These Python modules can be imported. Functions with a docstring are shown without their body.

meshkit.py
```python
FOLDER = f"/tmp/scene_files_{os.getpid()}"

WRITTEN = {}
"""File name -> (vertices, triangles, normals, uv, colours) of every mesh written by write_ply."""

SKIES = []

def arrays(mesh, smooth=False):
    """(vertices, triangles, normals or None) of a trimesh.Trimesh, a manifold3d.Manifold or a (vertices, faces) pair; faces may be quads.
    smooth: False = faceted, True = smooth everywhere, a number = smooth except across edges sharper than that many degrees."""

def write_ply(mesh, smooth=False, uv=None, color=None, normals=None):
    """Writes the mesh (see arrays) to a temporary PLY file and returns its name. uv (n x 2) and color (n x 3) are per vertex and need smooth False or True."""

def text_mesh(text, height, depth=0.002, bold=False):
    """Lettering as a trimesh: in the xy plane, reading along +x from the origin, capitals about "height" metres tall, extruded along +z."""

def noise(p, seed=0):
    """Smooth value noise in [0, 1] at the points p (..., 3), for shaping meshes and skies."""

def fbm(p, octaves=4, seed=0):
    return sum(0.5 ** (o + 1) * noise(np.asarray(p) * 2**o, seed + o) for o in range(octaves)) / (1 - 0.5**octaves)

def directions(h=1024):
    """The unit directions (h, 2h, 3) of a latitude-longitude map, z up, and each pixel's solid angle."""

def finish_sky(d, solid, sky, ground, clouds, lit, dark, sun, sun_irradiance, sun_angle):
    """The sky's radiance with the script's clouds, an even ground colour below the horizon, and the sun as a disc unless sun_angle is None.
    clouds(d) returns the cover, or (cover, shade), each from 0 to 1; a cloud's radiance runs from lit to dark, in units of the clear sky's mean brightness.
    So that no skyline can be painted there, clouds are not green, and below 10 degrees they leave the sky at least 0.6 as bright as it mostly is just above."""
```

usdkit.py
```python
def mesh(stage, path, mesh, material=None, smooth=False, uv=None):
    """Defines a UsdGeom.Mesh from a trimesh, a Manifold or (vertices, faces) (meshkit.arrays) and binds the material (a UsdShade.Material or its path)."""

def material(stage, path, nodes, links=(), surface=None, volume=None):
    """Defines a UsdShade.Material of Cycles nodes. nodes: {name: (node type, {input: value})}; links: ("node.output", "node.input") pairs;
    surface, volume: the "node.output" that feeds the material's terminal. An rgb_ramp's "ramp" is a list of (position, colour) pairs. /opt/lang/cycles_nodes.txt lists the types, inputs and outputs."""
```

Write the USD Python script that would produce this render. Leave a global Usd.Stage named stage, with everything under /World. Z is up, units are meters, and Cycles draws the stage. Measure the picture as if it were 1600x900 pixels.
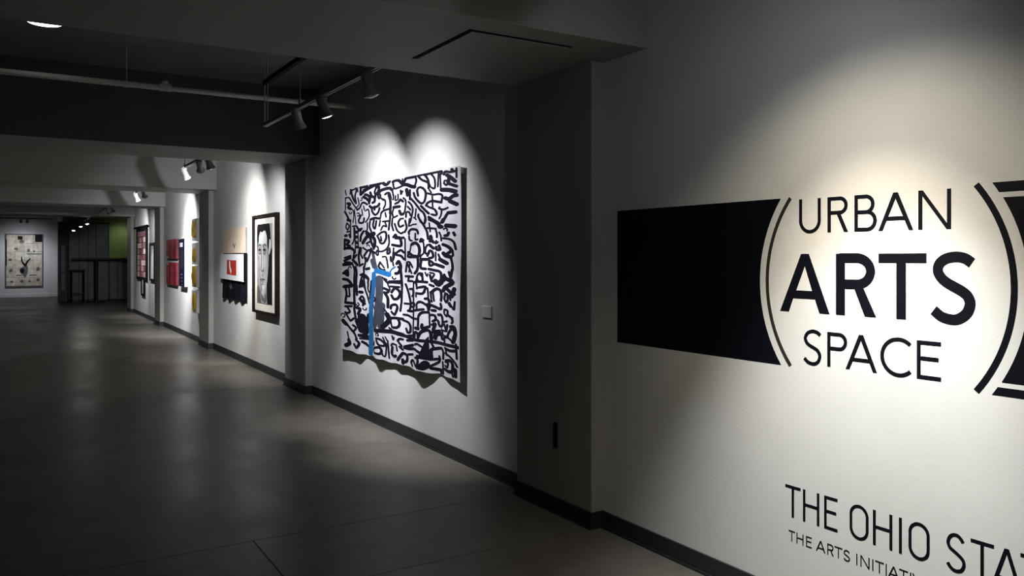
import math, random
import numpy as np, trimesh, usdkit, meshkit
from shapely.geometry import LineString, Polygon, Point, box as sbox
from shapely.ops import unary_union
from shapely import affinity
from pxr import Usd, UsdGeom, UsdLux, UsdShade, Gf, Sdf

stage = Usd.Stage.CreateInMemory()
UsdGeom.SetStageUpAxis(stage, UsdGeom.Tokens.z)
UsdGeom.SetStageMetersPerUnit(stage, 1.0)
world = UsdGeom.Xform.Define(stage, '/World')
stage.SetDefaultPrim(world.GetPrim())
UsdGeom.Scope.Define(stage, '/World/Looks')
rng = random.Random(7)

# ------------------------------------------------------------------ camera, exposure
YAW = math.radians(31.826)                       # looking to the right of the corridor's direction (+y)
FPX = 1256.0
cam = UsdGeom.Camera.Define(stage, '/World/camera')
r_, f_ = Gf.Vec3d(math.cos(YAW), -math.sin(YAW), 0), Gf.Vec3d(math.sin(YAW), math.cos(YAW), 0)
cam.AddTransformOp().Set(Gf.Matrix4d(r_[0], r_[1], 0, 0, 0, 0, 1, 0, -f_[0], -f_[1], 0, 0, 0, 0, 1.6, 1))
cam.CreateHorizontalApertureAttr(36.0)
cam.CreateVerticalApertureAttr(36.0 * 9 / 16)
cam.CreateFocalLengthAttr(36.0 * FPX / 1600)
cam.CreateVerticalApertureOffsetAttr(-36.0 * 48.6 / 1600)
cam.CreateClippingRangeAttr(Gf.Vec2f(0.05, 200))
cam.CreateExposureAttr(0.0)
SPOT = 1.0                                        # overall strength of the gallery spotlights
WARM, COOL, NEUTRAL = (1.0, 0.91, 0.76), (0.92, 0.935, 1.0), (1.0, 0.97, 0.92)

# ------------------------------------------------------------------ helpers
used = {}
def numbered(parent, name):
    k = used.get((parent, name), 0); used[(parent, name)] = k + 1
    return f'{parent}/{name}' + (f'_{k:03d}' if k else '')
class Thing:
    def __init__(s, path, loc): s.path, s.loc = path, np.array(loc, float)
def tag(prim, label=None, cat=None, group=None, kind=None):
    for k, v in (('label', label), ('category', cat), ('group', group), ('kind', kind)):
        if v: prim.SetCustomDataByKey(k, v)
def thing(name, label=None, cat=None, loc=(0, 0, 0), group=None, kind=None):
    p = numbered('/World', name); x = UsdGeom.Xform.Define(stage, p); x.AddTranslateOp().Set(Gf.Vec3d(*map(float, loc)))
    tag(x.GetPrim(), label, cat, group, kind)
    return Thing(p, loc)
def obj(name, mesh, mat, parent=None, smooth=False, label=None, cat=None, group=None, kind=None):
    """One mesh, given in world coordinates, under a thing (or part) or under /World."""
    base = parent.path if parent else '/World'
    loc = parent.loc if parent else np.zeros(3)
    p = numbered(base, name)
    if isinstance(mesh, (list, tuple)): mesh = trimesh.util.concatenate(list(mesh))
    mesh = trimesh.Trimesh(np.array(mesh.vertices) - loc, mesh.faces, process=False)
    m = usdkit.mesh(stage, p, mesh, mat, smooth=smooth)
    tag(m.GetPrim(), label, cat, group, kind)
    return Thing(p, loc)
def bx(x0, x1, y0, y1, z0, z1):
    m = trimesh.creation.box((abs(x1 - x0), abs(y1 - y0), abs(z1 - z0)))
    m.apply_translation(((x0 + x1) / 2, (y0 + y1) / 2, (z0 + z1) / 2)); return m
def bev(x0, x1, y0, y1, z0, z1, b=.008):
    """A box with chamfered edges (convex hull of the shrunk corners)."""
    P = []
    for x, sx in ((x0, 1), (x1, -1)):
        for y, sy in ((y0, 1), (y1, -1)):
            for z, sz in ((z0, 1), (z1, -1)):
                P += [(x, y + sy * b, z + sz * b), (x + sx * b, y, z + sz * b), (x + sx * b, y + sy * b, z)]
    return trimesh.convex.convex_hull(np.array(P))
def tube(a, b, r, n=12):
    return trimesh.creation.cylinder(radius=r, segment=[a, b], sections=n)
def frame_to(axis):
    """4x4 whose z axis points along axis."""
    z = np.array(axis, float); z /= np.linalg.norm(z)
    x = np.cross([0, 1, 0.001], z); x /= np.linalg.norm(x)
    M = np.eye(4); M[:3, 0], M[:3, 1], M[:3, 2] = x, np.cross(z, x), z
    return M
def lathe(profile, n=28):
    return trimesh.creation.revolve(np.array(profile, float), sections=n)
def polys(g):
    return [q for q in getattr(g, 'geoms', [g]) if isinstance(q, Polygon) and q.area > 1e-9]
def extrude(g, d):
    return trimesh.util.concatenate([trimesh.creation.extrude_polygon(q, d, engine='earcut') for q in polys(g)])
RIGHT = lambda X: np.array([[0, 0, -1, X], [-1, 0, 0, 0], [0, 1, 0, 0], [0, 0, 0, 1.0]])     # (s = -y, z, depth) on a wall facing -x
FAR = lambda Y: np.array([[1, 0, 0, 0], [0, 0, -1, Y], [0, 1, 0, 0], [0, 0, 0, 1.0]])        # (x, z, depth) on a wall facing -y
def on(M, g, d, off=0.0):
    m = extrude(g, d); m.apply_translation((0, 0, off)); m.apply_transform(M); return m
def rect(s0, s1, z0, z1): return sbox(min(s0, s1), min(z0, z1), max(s0, s1), max(z0, z1))
def curve(P, n=8):
    """Catmull-Rom through the points."""
    P = np.array(P, float)
    if len(P) < 3: return P
    Q = np.vstack([2 * P[0] - P[1], P, 2 * P[-1] - P[-2]]); t = np.linspace(0, 1, n, endpoint=False)[:, None]; out = []
    for i in range(len(P) - 1):
        a, b, c, d = Q[i:i + 4]
        out.append(.5 * (2 * b + (c - a) * t + (2 * a - 5 * b + 4 * c - d) * t**2 + (3 * b - a - 3 * c + d) * t**3))
    return np.vstack(out + [P[-1:]])
def arc(cx, cy, rx, ry, a0, a1, n=28):
    t = np.radians(np.linspace(a0, a1, n)); return list(zip(cx + rx * np.cos(t), cy + ry * np.sin(t)))
def line(P, w, cap='flat'):
    return LineString(P).buffer(w / 2, cap_style=cap, join_style='mitre', mitre_limit=3)

# ------------------------------------------------------------------ materials
def mat(name, color, rough=.6, vary=.06, scale=6, bump=.0, bump_scale=60, spec=.5, metal=0, **kw):
    n = {'co': ('texture_coordinate', {}),
         'n': ('noise_texture', {'scale': scale, 'detail': 4}),
         'r': ('rgb_ramp', {'ramp': [(.3, tuple(c * (1 - vary) for c in color)), (.7, tuple(min(1, c * (1 + vary)) for c in color))]}),
         'p': ('principled_bsdf', {'roughness': rough, 'specular_ior_level': spec, 'metallic': metal, **kw})}
    L = [('co.object', 'n.vector'), ('n.fac', 'r.fac'), ('r.color', 'p.base_color')]
    if bump:
        n['bn'] = ('noise_texture', {'scale': bump_scale, 'detail': 3}); n['b'] = ('bump', {'strength': bump, 'distance': .002})
        L += [('co.object', 'bn.vector'), ('bn.fac', 'b.height'), ('b.normal', 'p.normal')]
    return usdkit.material(stage, '/World/Looks/' + name, n, L, surface='p.BSDF')
def glow(name, color, k):
    return usdkit.material(stage, '/World/Looks/' + name, {'e': ('emission', {'color': color, 'strength': k})}, [], surface='e.emission')
M = {}
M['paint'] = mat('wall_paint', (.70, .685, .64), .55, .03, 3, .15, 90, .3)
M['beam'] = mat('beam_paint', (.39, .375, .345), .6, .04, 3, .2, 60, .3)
M['dark_wall'] = mat('dark_hall_paint', (.10, .10, .105), .8, .05, 3)
M['beam_face'] = mat('beam_face_dark', (.075, .08, .095), .7, .05, 3)
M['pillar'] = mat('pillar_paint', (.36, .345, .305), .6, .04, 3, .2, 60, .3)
M['ceiling'] = mat('ceiling_concrete', (.20, .195, .19), .8, .10, 2.5, .3, 30, .2)
M['far'] = mat('far_wall_paint', (.72, .73, .75), .6, .03, 3, .1, 90, .3)
M['green'] = mat('green_paint', (.34, .50, .15), .6, .05, 3)
M['rubber'] = mat('black_rubber', (.022, .023, .027), .45, .1, 8)
M['joint'] = mat('joint_dark', (.02, .02, .02), .9)
M['vinyl'] = mat('black_vinyl', (.0035, .004, .0075), .5, .05, 10, spec=.18)
M['brown_vinyl'] = mat('charcoal_vinyl', (.028, .025, .024), .5, .05, 10, spec=.2)
M['lamp'] = mat('lamp_enamel', (.34, .34, .33), .4, .03, 10)
M['rail'] = mat('rail_enamel', (.36, .36, .34), .4, .03, 10)
M['slot'] = mat('rail_slot_black', (.006, .006, .006), .8, spec=.05)
M['pipe'] = mat('pipe_paint', (.55, .54, .48), .45, .08, 8)
M['strut'] = mat('dark_strut', (.012, .012, .012), .7, spec=.1)
M['canvas'] = mat('canvas_cloth', (.62, .62, .64), .8, .08, 12, .35, 160, .2)
M['ink'] = mat('black_paint', (.009, .009, .016), .5, .25, 40, .2, 120, spec=.15)
M['grey_ink'] = mat('grey_paint', (.040, .042, .062), .6, .4, 30, .2, 120)
M['blue_ink'] = mat('blue_paint', (.010, .115, .30), .5, .25, 25, .2, 120)
M['frame'] = mat('dark_wood', (.016, .009, .008), .4, .2, 20, spec=.15)
M['mount'] = mat('cream_mount', (.80, .77, .66), .8, .02, 5)
M['paper'] = mat('white_paper', (.80, .80, .80), .8, .03, 10)
M['grey_l'] = mat('pale_grey_paint', (.60, .60, .62), .7, .12, 9)
M['grey_m'] = mat('mid_grey_paint', (.33, .33, .35), .7, .15, 12)
M['grey_d'] = mat('dark_grey_paint', (.12, .12, .13), .7, .2, 12)
M['black_p'] = mat('print_black', (.012, .012, .014), .6, .2, 12, spec=.1)
M['cream'] = mat('cream_paper', (.78, .63, .47), .8, .05, 6)
M['cloth'] = mat('black_cloth', (.007, .007, .011), .9, .2, 30, spec=.04)
M['red'] = mat('red_paint', (.46, .035, .02), .5, .15, 8)
M['crimson'] = mat('crimson_print', (.38, .02, .035), .4, .55, 6)
M['maroon'] = mat('maroon_print', (.10, .008, .014), .4, .3, 6)
M['purple'] = mat('deep_purple_paint', (.006, .004, .018), .5, .3, 8, spec=.08)
M['pale'] = mat('pale_print', (.55, .52, .55), .6, .1, 8)
M['yellow'] = mat('yellow_paint', (.90, .50, .02), .45, .2, 9)
M['ochre'] = mat('ochre_paint', (.60, .26, .01), .5, .3, 12)
M['glassy'] = mat('dark_lens', (.05, .05, .05), .15)
M['steel'] = mat('dark_steel', (.035, .038, .042), .4, .1, 8, metal=.3)
M['black_steel'] = mat('black_steel', (.010, .010, .011), .45, .1, 8)
M['plaster'] = mat('white_plaster', (.80, .78, .70), .7, .03, 8)
M['lit'] = glow('lamp_lens_lit', (1.0, .97, .92), 9.0)
M['dome'] = glow('ceiling_lamp_lit', (1.0, .99, .97), 2.6)
M['floor'] = usdkit.material(stage, '/World/Looks/polished_concrete', {
    'g': ('geometry', {}),
    'n1': ('noise_texture', {'scale': .55, 'detail': 6, 'roughness': .62, 'distortion': .6}),
    'n2': ('noise_texture', {'scale': 5.0, 'detail': 6, 'roughness': .65}),
    'm': ('mix_float', {'fac': .38}),
    'r': ('rgb_ramp', {'ramp': [(.32, (.092, .083, .070)), (.5, (.140, .126, .105)), (.68, (.190, .172, .143))]}),
    'rr': ('map_range', {'from_min': .3, 'from_max': .7, 'to_min': .27, 'to_max': .42}),
    'b': ('bump', {'strength': .06, 'distance': .004}),
    'p': ('principled_bsdf', {'specular_ior_level': .10})},
    [('g.position', 'n1.vector'), ('g.position', 'n2.vector'), ('n1.fac', 'm.a'), ('n2.fac', 'm.b'), ('m.result', 'r.fac'), ('r.color', 'p.base_color'),
     ('n1.fac', 'rr.value'), ('rr.result', 'p.roughness'), ('n1.fac', 'b.height'), ('b.normal', 'p.normal')], surface='p.BSDF')
M['pane'] = usdkit.material(stage, '/World/Looks/window_pane', {
    'f': ('fresnel', {'IOR': 1.5}), 't': ('transparent_bsdf', {'color': (.80, .84, .86)}), 'g': ('glossy_bsdf', {'color': (.9, .9, .9), 'roughness': .02}), 'x': ('mix_closure', {})},
    [('f.fac', 'x.fac'), ('t.BSDF', 'x.closure1'), ('g.BSDF', 'x.closure2')], surface='x.closure')
M['frosted'] = mat('milky_panel', (.19, .225, .26), .4, .25, 3)

# ------------------------------------------------------------------ the setting
XW, XP, H, ZB = 2.972, 2.888, 3.5, 2.751          # right wall, pillar faces, ceiling, underside of beams
Y0, PITCH, PW = 3.766, 5.445, .827                # first pillar, bay length, pillar width
PIL = [Y0 + i * PITCH for i in range(-1, 5)]
YF, YG = 37.4, 33.0                               # far white wall, far partition

fl = thing('floor', kind='structure')
cuts = [-4.0, 3.80, 4.615, 9.21, 10.05, 14.66, 15.49, 20.10, 20.94, 25.55, 26.38, 38.0]
g = .003
for i in range(len(cuts) - 1):
    xs = [-5.2, 1.15, 7.4] if i % 2 else [-5.2, 7.4]
    for a, b in zip(xs[:-1], xs[1:]):
        obj('slab', bx(a + g, b - g, cuts[i] + g, cuts[i + 1] - g, -.12, 0), M['floor'], fl)
obj('joint_filler', bx(-5.2, 7.4, -4, 38, -.16, -.006), M['joint'], fl, kind='stuff')
obj('ceiling', bx(-5.2, 7.4, -4.2, 38, H, H + .15), M['ceiling'], kind='structure')
obj('wall_right', bx(XW, XW + .22, -4, PIL[-1] + .5, 0, H), M['paint'], kind='structure')
obj('wall_left', bx(-5.2, -5.0, -4, 38, 0, H), M['dark_wall'], kind='structure')
obj('wall_back', bx(-5.0, XW, -4.2, -4.0, 0, H), M['dark_wall'], kind='structure')
obj('wall_far', bx(-5.0, 1.62, YF, YF + .2, 0, H), M['far'], kind='structure')
obj('wall_far_side', bx(1.52, 1.62, YG + .14, YF, 0, H), M['far'], kind='structure')
obj('wall_green', bx(1.62, 7.2, 34.6, 34.8, 0, H), M['green'], kind='structure')
obj('wall_end', bx(7.2, 7.4, PIL[-1], 34.8, 0, H), M['paint'], kind='structure')
obj('wall_corner', bx(XW + .22, 7.2, PIL[-1] + .3, PIL[-1] + .5, 0, H), M['paint'], kind='structure')
obj('baseboard_far', bev(-5.0, 1.52, YF - .02, YF, 0, .13, .004), M['far'], kind='structure')
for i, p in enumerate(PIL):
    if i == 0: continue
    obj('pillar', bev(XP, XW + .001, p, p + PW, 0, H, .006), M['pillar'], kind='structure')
for i, p in enumerate(PIL):
    if i == 0: continue
    a = p - (.396 if i == 1 else .24)
    bm = obj('beam', bev(-5.0, XW, a, p + PW, ZB, H, .006), M['beam'], kind='structure')
    if i == 2: obj('face_board', bx(-5.0, XW, a - .012, a, ZB + .004, H), M['beam_face'], bm, label='darker board over the front of the beam')  # darker board laid over the front of this one beam only
# black rubber baseboard following wall and pillars
t, hb = .012, .098
segs = []
prev = -4.0
for p in PIL[1:]:
    segs += [bx(XW - t, XW, prev, p, 0, hb), bx(XP - t, XW, p - t, p, 0, hb), bx(XP - t, XP, p, p + PW, 0, hb), bx(XP - t, XW, p + PW, p + PW + t, 0, hb)]
    segs += [bx(XW - t - .012, XW - t, prev, p - t, 0, .012), bx(XP - t - .012, XP - t, p - t, p + PW + t, 0, .012)]
    prev = p + PW
obj('baseboard_right', segs, M['rubber'], kind='structure')

# ------------------------------------------------------------------ spotlights on their tracks
XR, ZR = 2.0, 2.83
def track(y0, y1, rods, label, strut=False):
    t = thing('lighting_track', label, 'light track', (XR, (y0 + y1) / 2, ZR), group=None)
    obj('rail', [bx(XR - .018, XR - .006, y0, y1, ZR - .015, ZR + .015), bx(XR + .006, XR + .018, y0, y1, ZR - .015, ZR + .015), bx(XR - .018, XR + .018, y0, y1, ZR + .006, ZR + .016),
                 bx(XR - .018, XR + .018, y0 - .012, y0, ZR - .017, ZR + .017), bx(XR - .018, XR + .018, y1, y1 + .012, ZR - .017, ZR + .017)], M['rail'], t)
    obj('slot', bx(XR - .006, XR + .006, y0, y1, ZR - .012, ZR + .006), M['slot'], t)
    for y in rods:
        obj('hanger_rod', [tube((XR, y, ZR + .016), (XR, y, H), .005), tube((XR, y, ZR + .012), (XR, y, ZR + .05), .012)], M['rail'], t, smooth=30)
    if strut:
        obj('support_strut', [bx(XR - .02, XR + .02, y0, y1 + .02, 3.205, 3.245)], M['strut'], t)
        obj('drop_rod', [tube((XR, y1 + .03, ZR), (XR, y1 + .03, H), .006), tube((XR, y1 - .07, ZR + .01), (XR, y1 - .07, H), .006)], M['rail'], t, smooth=30)
    return t
def spotlight(y, aim, power, label, color=NEUTRAL, half=27, soft=1.0, spill=20, wide=49, zs=1.92, wsoft=1.0, fy=None, lit=True, x=XR, z=ZR, zp=.072, scale=1.0, light=True, stem=False):
    """A bell-shaped track head; pivot hangs below the rail, its front looks at the point aim."""
    piv = np.array([x, y, z - zp]); ax = np.array(aim, float) - piv; ax /= np.linalg.norm(ax)
    t = thing('track_spotlight', label, 'spotlight', (x, y, z))
    obj('adapter', [bev(x - .017, x + .017, y - .05, y + .05, z - .036, z - .0165, .004), tube((x, y, z - .034), tuple(piv + [0, 0, .02]), .009)], M['lamp'], t)
    if stem: obj('stem', tube((x, y, z - .02), (x, y, H), .008), M['rail'], t)
    F = frame_to(ax)
    F[:3, 3] = piv - ax * .03
    prof = [(0.0, -.045), (.028, -.045), (.036, -.036), (.040, -.01), (.037, .03), (.036, .065), (.041, .09), (.052, .115), (.055, .125), (.052, .126), (.047, .118)]
    hm = lathe(np.array(prof) * scale); hm.apply_transform(F)
    hs = obj('housing', hm, M['lamp'], t, smooth=40)
    yk = [bx(-.006, .006, -.044, -.038, -.02, .05), bx(-.006, .006, .038, .044, -.02, .05), bx(-.008, .008, -.044, .044, -.052, -.045)]
    ym = trimesh.util.concatenate(yk); ym.apply_transform(F)
    obj('yoke', ym, M['lamp'], t)
    ln = lathe(np.array([(0, .112), (.047, .112), (.047, .122), (.036, .129), (.018, .134), (0, .135)]) * scale, 24); ln.apply_transform(F)
    obj('lens', ln, M['lit'] if lit else M['glassy'], hs, smooth=40, label='glowing lens' if lit else None)
    if lit and light:
        pos = piv - ax * .03 + ax * .145
        a2 = np.array([aim[0], aim[1] if fy is None else fy, max(aim[2], zs)], float) - piv; a2 /= np.linalg.norm(a2)
        for nm, pw, ha, so, d_ in (('beam_light', power, half, soft, ax), ('flood_light', spill, wide, wsoft, a2)):       # the reflector's hot beam and its wider flood
            L = UsdLux.SphereLight.Define(stage, t.path + '/' + nm)
            Z = -d_; X = np.cross([0, 1, .001], Z); X /= np.linalg.norm(X); Yv = np.cross(Z, X); pl = pos - t.loc
            L.AddTransformOp().Set(Gf.Matrix4d(*X, 0, *Yv, 0, *Z, 0, *pl, 1))
            L.CreateRadiusAttr(.02); L.CreateIntensityAttr(pw * SPOT); L.CreateNormalizeAttr(True); L.CreateColorAttr(Gf.Vec3f(*color))
            S = UsdLux.ShapingAPI.Apply(L.GetPrim()); S.CreateShapingConeAngleAttr(ha); S.CreateShapingConeSoftnessAttr(so)
    return t

# bay in front of the lettering (its lamps hang just above the picture's edge)
track(-1.2, 3.2, (-.6, 1.2, 2.9), 'white lighting track above the black lettering on the near wall')
spotlight(1.95, (XW, 1.98, .95), 40, 'warm white track spotlight lighting the large arts lettering', WARM, 30, spill=16, wide=53, zs=.8, wsoft=1.0)
spotlight(1.60, (XW, 2.10, .20), 85, 'cool white track spotlight lighting the lower university lettering', (.84, .91, 1.0), 28, spill=4.2, zs=.9, fy=3.6, wide=80)
# bay with the calligraphy canvas
track(4.70, 7.58, (6.52,), 'white lighting track with black slot hung in front of the calligraphy canvas', strut=True)
spotlight(6.60, (XW, 7.32, .4), 85, 'bell-shaped track spotlight at the far end of the nearest track', COOL, 27, spill=42)
spotlight(5.95, (XW, 6.10, .4), 72, 'middle bell-shaped track spotlight with glowing rim on the nearest track', COOL, 27, spill=29)
spotlight(5.03, (2.6, 4.9, .5), 0, 'unlit dark bell-shaped track spotlight closest to the near beam', lit=False)
# second bay
track(10.1, 11.9, (11.72,), 'short white lighting track above the portrait in the second bay')
spotlight(11.72, (XW, 11.9, .4), 45, 'large glowing track spotlight below the end of the second track', NEUTRAL, 30, spill=22, wide=58)
spotlight(10.69, (XW, 13.3, .5), 130, 'dim track spotlight with turned away lens, between two glowing ones', COOL, 24, spill=54, wide=46)
spotlight(10.17, (XW, 10.78, .4), 50, 'glowing track spotlight close to the pillar beside the portrait', COOL, 26, spill=24)
# third bay
track(15.6, 17.0, (16.4,), 'white lighting track in the third bay by the red panels')
spotlight(16.85, (XW, 16.8, .4), 45, 'small glowing track spotlight in the third bay', COOL, 30, spill=34, wide=56)
spotlight(15.80, (XW, 18.0, .5), 190, 'pale unlit-looking track spotlight beside the small glowing one in third bay', COOL, 27, spill=85, wide=50)
# fourth bay
track(21.0, 24.6, (22.5,), 'distant lighting track above the black textile hanging')
spotlight(22.3, (XW, 23.6, .4), 60, 'distant track spotlight lighting the black textile hanging', COOL, 28, spill=40)
spotlight(21.3, (XW, 21.9, .4), 45, 'distant track spotlight lighting the small framed picture', COOL, 28, spill=12)
# far hall
spotlight(28.9, (2.2, 27.6, .2), 6, 'nearest of three tiny bright spotlights in front of the far partition', NEUTRAL, 36, spill=3, z=2.80)
spotlight(31.0, (2.15, 29.6, .2), 3, 'middle of three tiny bright spotlights in front of the far partition', NEUTRAL, 36, spill=2.5, x=1.95, z=2.78, stem=True)
spotlight(33.8, (3.45, 34.6, 2.0), 2.2, 'added out-of-view spotlight behind the partition that brightens the green wall', NEUTRAL, 40, spill=.8, zs=2.0, x=3.9, z=3.2, stem=True)  # extra lamp hidden from view, put in only to brighten the green wall
spotlight(32.6, (1.5, 31.2, .4), 0, 'lowest left of three tiny bright spotlights by the far partition', NEUTRAL, 40, x=1.84, z=2.68, light=False, stem=True)
for x, lab in ((.25, 'left'), (.45, 'right')):
    spotlight(35.4, (x, YF, 1.3), 14, f'black tiny spotlight above the pale painting on far wall, {lab} of the pair', COOL, 36, spill=6, zs=1.0, x=x, z=3.05, lit=True)
for x, y0_, y1_ in ((0, 0, 0),):
    ft = thing('lighting_track', 'distant dark lighting track in front of the far pale painting', 'light track', (.35, 35.4, 3.05))
    obj('rail', bx(-.6, 1.3, 35.38, 35.42, 3.035, 3.065), M['strut'], ft)
    for q in (-.4, 1.1): obj('hanger_rod', tube((q, 35.4, 3.065), (q, 35.4, H), .006), M['strut'], ft)
ft = thing('lighting_track', 'distant lighting track carrying tiny spotlights to the far partition', 'light track', (2.0, 30, 2.80))
obj('rail', bx(1.985, 2.015, 28.0, 30.2, 2.785, 2.815), M['rail'], ft)
for q in (28.3, 30.0): obj('hanger_rod', tube((2.0, q, 2.815), (2.0, q, H), .006), M['rail'], ft)

# round lamp on the ceiling, cut by the edge of the near beam
lp = thing('ceiling_lamp', 'round white glowing ceiling lamp half hidden behind the near beam', 'ceiling lamp', (.215, 7.44, H))
rg = lathe([(.0, 0), (.13, 0), (.13, -.025), (.122, -.03), (.12, -.018), (0, -.018)], 40); rg.apply_translation((.215, 7.44, H)); obj('rim', rg, M['lamp'], lp, smooth=40)
ds = trimesh.creation.cylinder(radius=.119, height=.010, sections=40); ds.apply_translation((.215, 7.44, H - .024)); obj('diffuser', ds, M['dome'], lp)

# pipe under the ceiling
pp = thing('ceiling_pipe', 'long cream painted pipe running across below the ceiling to the wall', 'pipe', (0, 7.9, 3.14))
obj('pipe', [tube((-5.0, 7.9, 3.14), (1.15, 7.9, 3.14), .026, 20), tube((1.21, 7.9, 3.14), (XW - .06, 7.9, 3.14), .024, 20)], M['pipe'], pp, smooth=40)
obj('coupling', [tube((1.13, 7.9, 3.145), (1.23, 7.9, 3.145), .036, 20), tube((1.18, 7.9, 3.14), (1.18, 7.9, 3.20), .026, 16)], M['pipe'], pp, smooth=40)
obj('elbow', [tube((XW - .08, 7.9, 3.14), (XW, 7.9, 3.14), .028, 20)], M['beam'], pp, smooth=40)
for x in (-2.0, .86, 2.42):
    rg = trimesh.creation.annulus(.026, .031, .03, sections=24); rg.apply_transform(trimesh.transformations.rotation_matrix(math.pi / 2, (0, 1, 0))); rg.apply_translation((x, 7.9, 3.14))
    obj('hanger', [tube((x, 7.9, 3.17), (x, 7.9, H), .004), rg], M['pipe'], pp)

# access hatch in the underside of the near beam
ah = thing('trim_1', kind='structure')
obj('hatch_panel', bev(1.985, 2.60, 3.585, 4.25, ZB - .006, ZB + .02, .002), M['beam'], ah)
obj('hatch_gap', [bx(1.962, 1.985, 3.565, 4.25, ZB - .003, ZB + .02), bx(1.962, 2.60, 3.565, 3.582, ZB - .003, ZB + .02)], M['slot'], ah)

# outlet on the first pillar
ot = thing('outlet_strip', 'narrow dark outlet plate low on the near grey pillar', 'outlet', (XP, 4.133, .4))
obj('plate', bev(XP - .006, XP, 4.112, 4.154, .405, .565, .002), M['strut'], ot)
for z in (.45, .52): obj('socket', bx(XP - .008, XP - .0055, 4.122, 4.144, z - .018, z + .018), M['slot'], ot)

# ------------------------------------------------------------------ lettering on the near wall
VT = .0015
W = RIGHT(XW)
def vin(parent, name, g, m='vinyl', label=None):
    return obj(name, on(W, g, VT), M[m], parent, label=label)
def L_A(s0, s1, z0, z1, w, bar):
    c = (s0 + s1) / 2; h = z1 - z0; k = (s1 - s0 - w) / 2
    out = Polygon([(s0, z0), (c - w * .62, z1), (c + w * .62, z1), (s1, z0)])
    t_ = w * 1.12
    inn = Polygon([(s0 + t_, z0 - .001), (c, z1 - w * 1.55), (s1 - t_, z0 - .001)])
    return unary_union([out.difference(inn), rect(s0 + (s1 - s0) * .16, s1 - (s1 - s0) * .16, bar - w / 2, bar + w / 2).intersection(out)])
def L_T(s0, s1, z0, z1, w, wh=None):
    c = (s0 + s1) / 2; return unary_union([rect(s0, s1, z1 - (wh or w), z1), rect(c - w / 2, c + w / 2, z0, z1)])
def L_H(s0, s1, z0, z1, w): m = (z0 + z1) / 2 + .03 * (z1 - z0); return unary_union([rect(s0, s0 + w, z0, z1), rect(s1 - w, s1, z0, z1), rect(s0, s1, m - w / 2, m + w / 2)])
def L_E(s0, s1, z0, z1, w): m = (z0 + z1) / 2 + .04 * (z1 - z0); return unary_union([rect(s0, s0 + w, z0, z1), rect(s0, s1, z0, z0 + w), rect(s0, s1, z1 - w, z1), rect(s0, s1 - .1 * (s1 - s0), m - w / 2, m + w / 2)])
def L_I(s0, z0, z1, w): return rect(s0, s0 + w, z0, z1)
def L_N(s0, s1, z0, z1, w): return unary_union([rect(s0, s0 + w, z0, z1), rect(s1 - w, s1, z0, z1), Polygon([(s0, z1), (s0 + w * 1.15, z1), (s1, z0), (s1 - w * 1.15, z0)])])
def L_V(s0, s1, z0, z1, w): c = (s0 + s1) / 2; t_ = w * 1.1; return Polygon([(s0, z1), (c - w * .55, z0), (c + w * .55, z0), (s1, z1), (s1 - t_, z1), (c, z0 + w * 1.5), (s0 + t_, z1)])
def L_U(s0, s1, z0, z1, w):
    r = (s1 - s0 - w) / 2; c = (s0 + s1) / 2; zc = z0 + r * 1.0 + w / 2
    return line([(s0 + w / 2, z1)] + [(s0 + w / 2, zc)] + arc(c, zc, r, r, 180, 360)[1:-1] + [(s1 - w / 2, zc), (s1 - w / 2, z1)], w)
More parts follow.
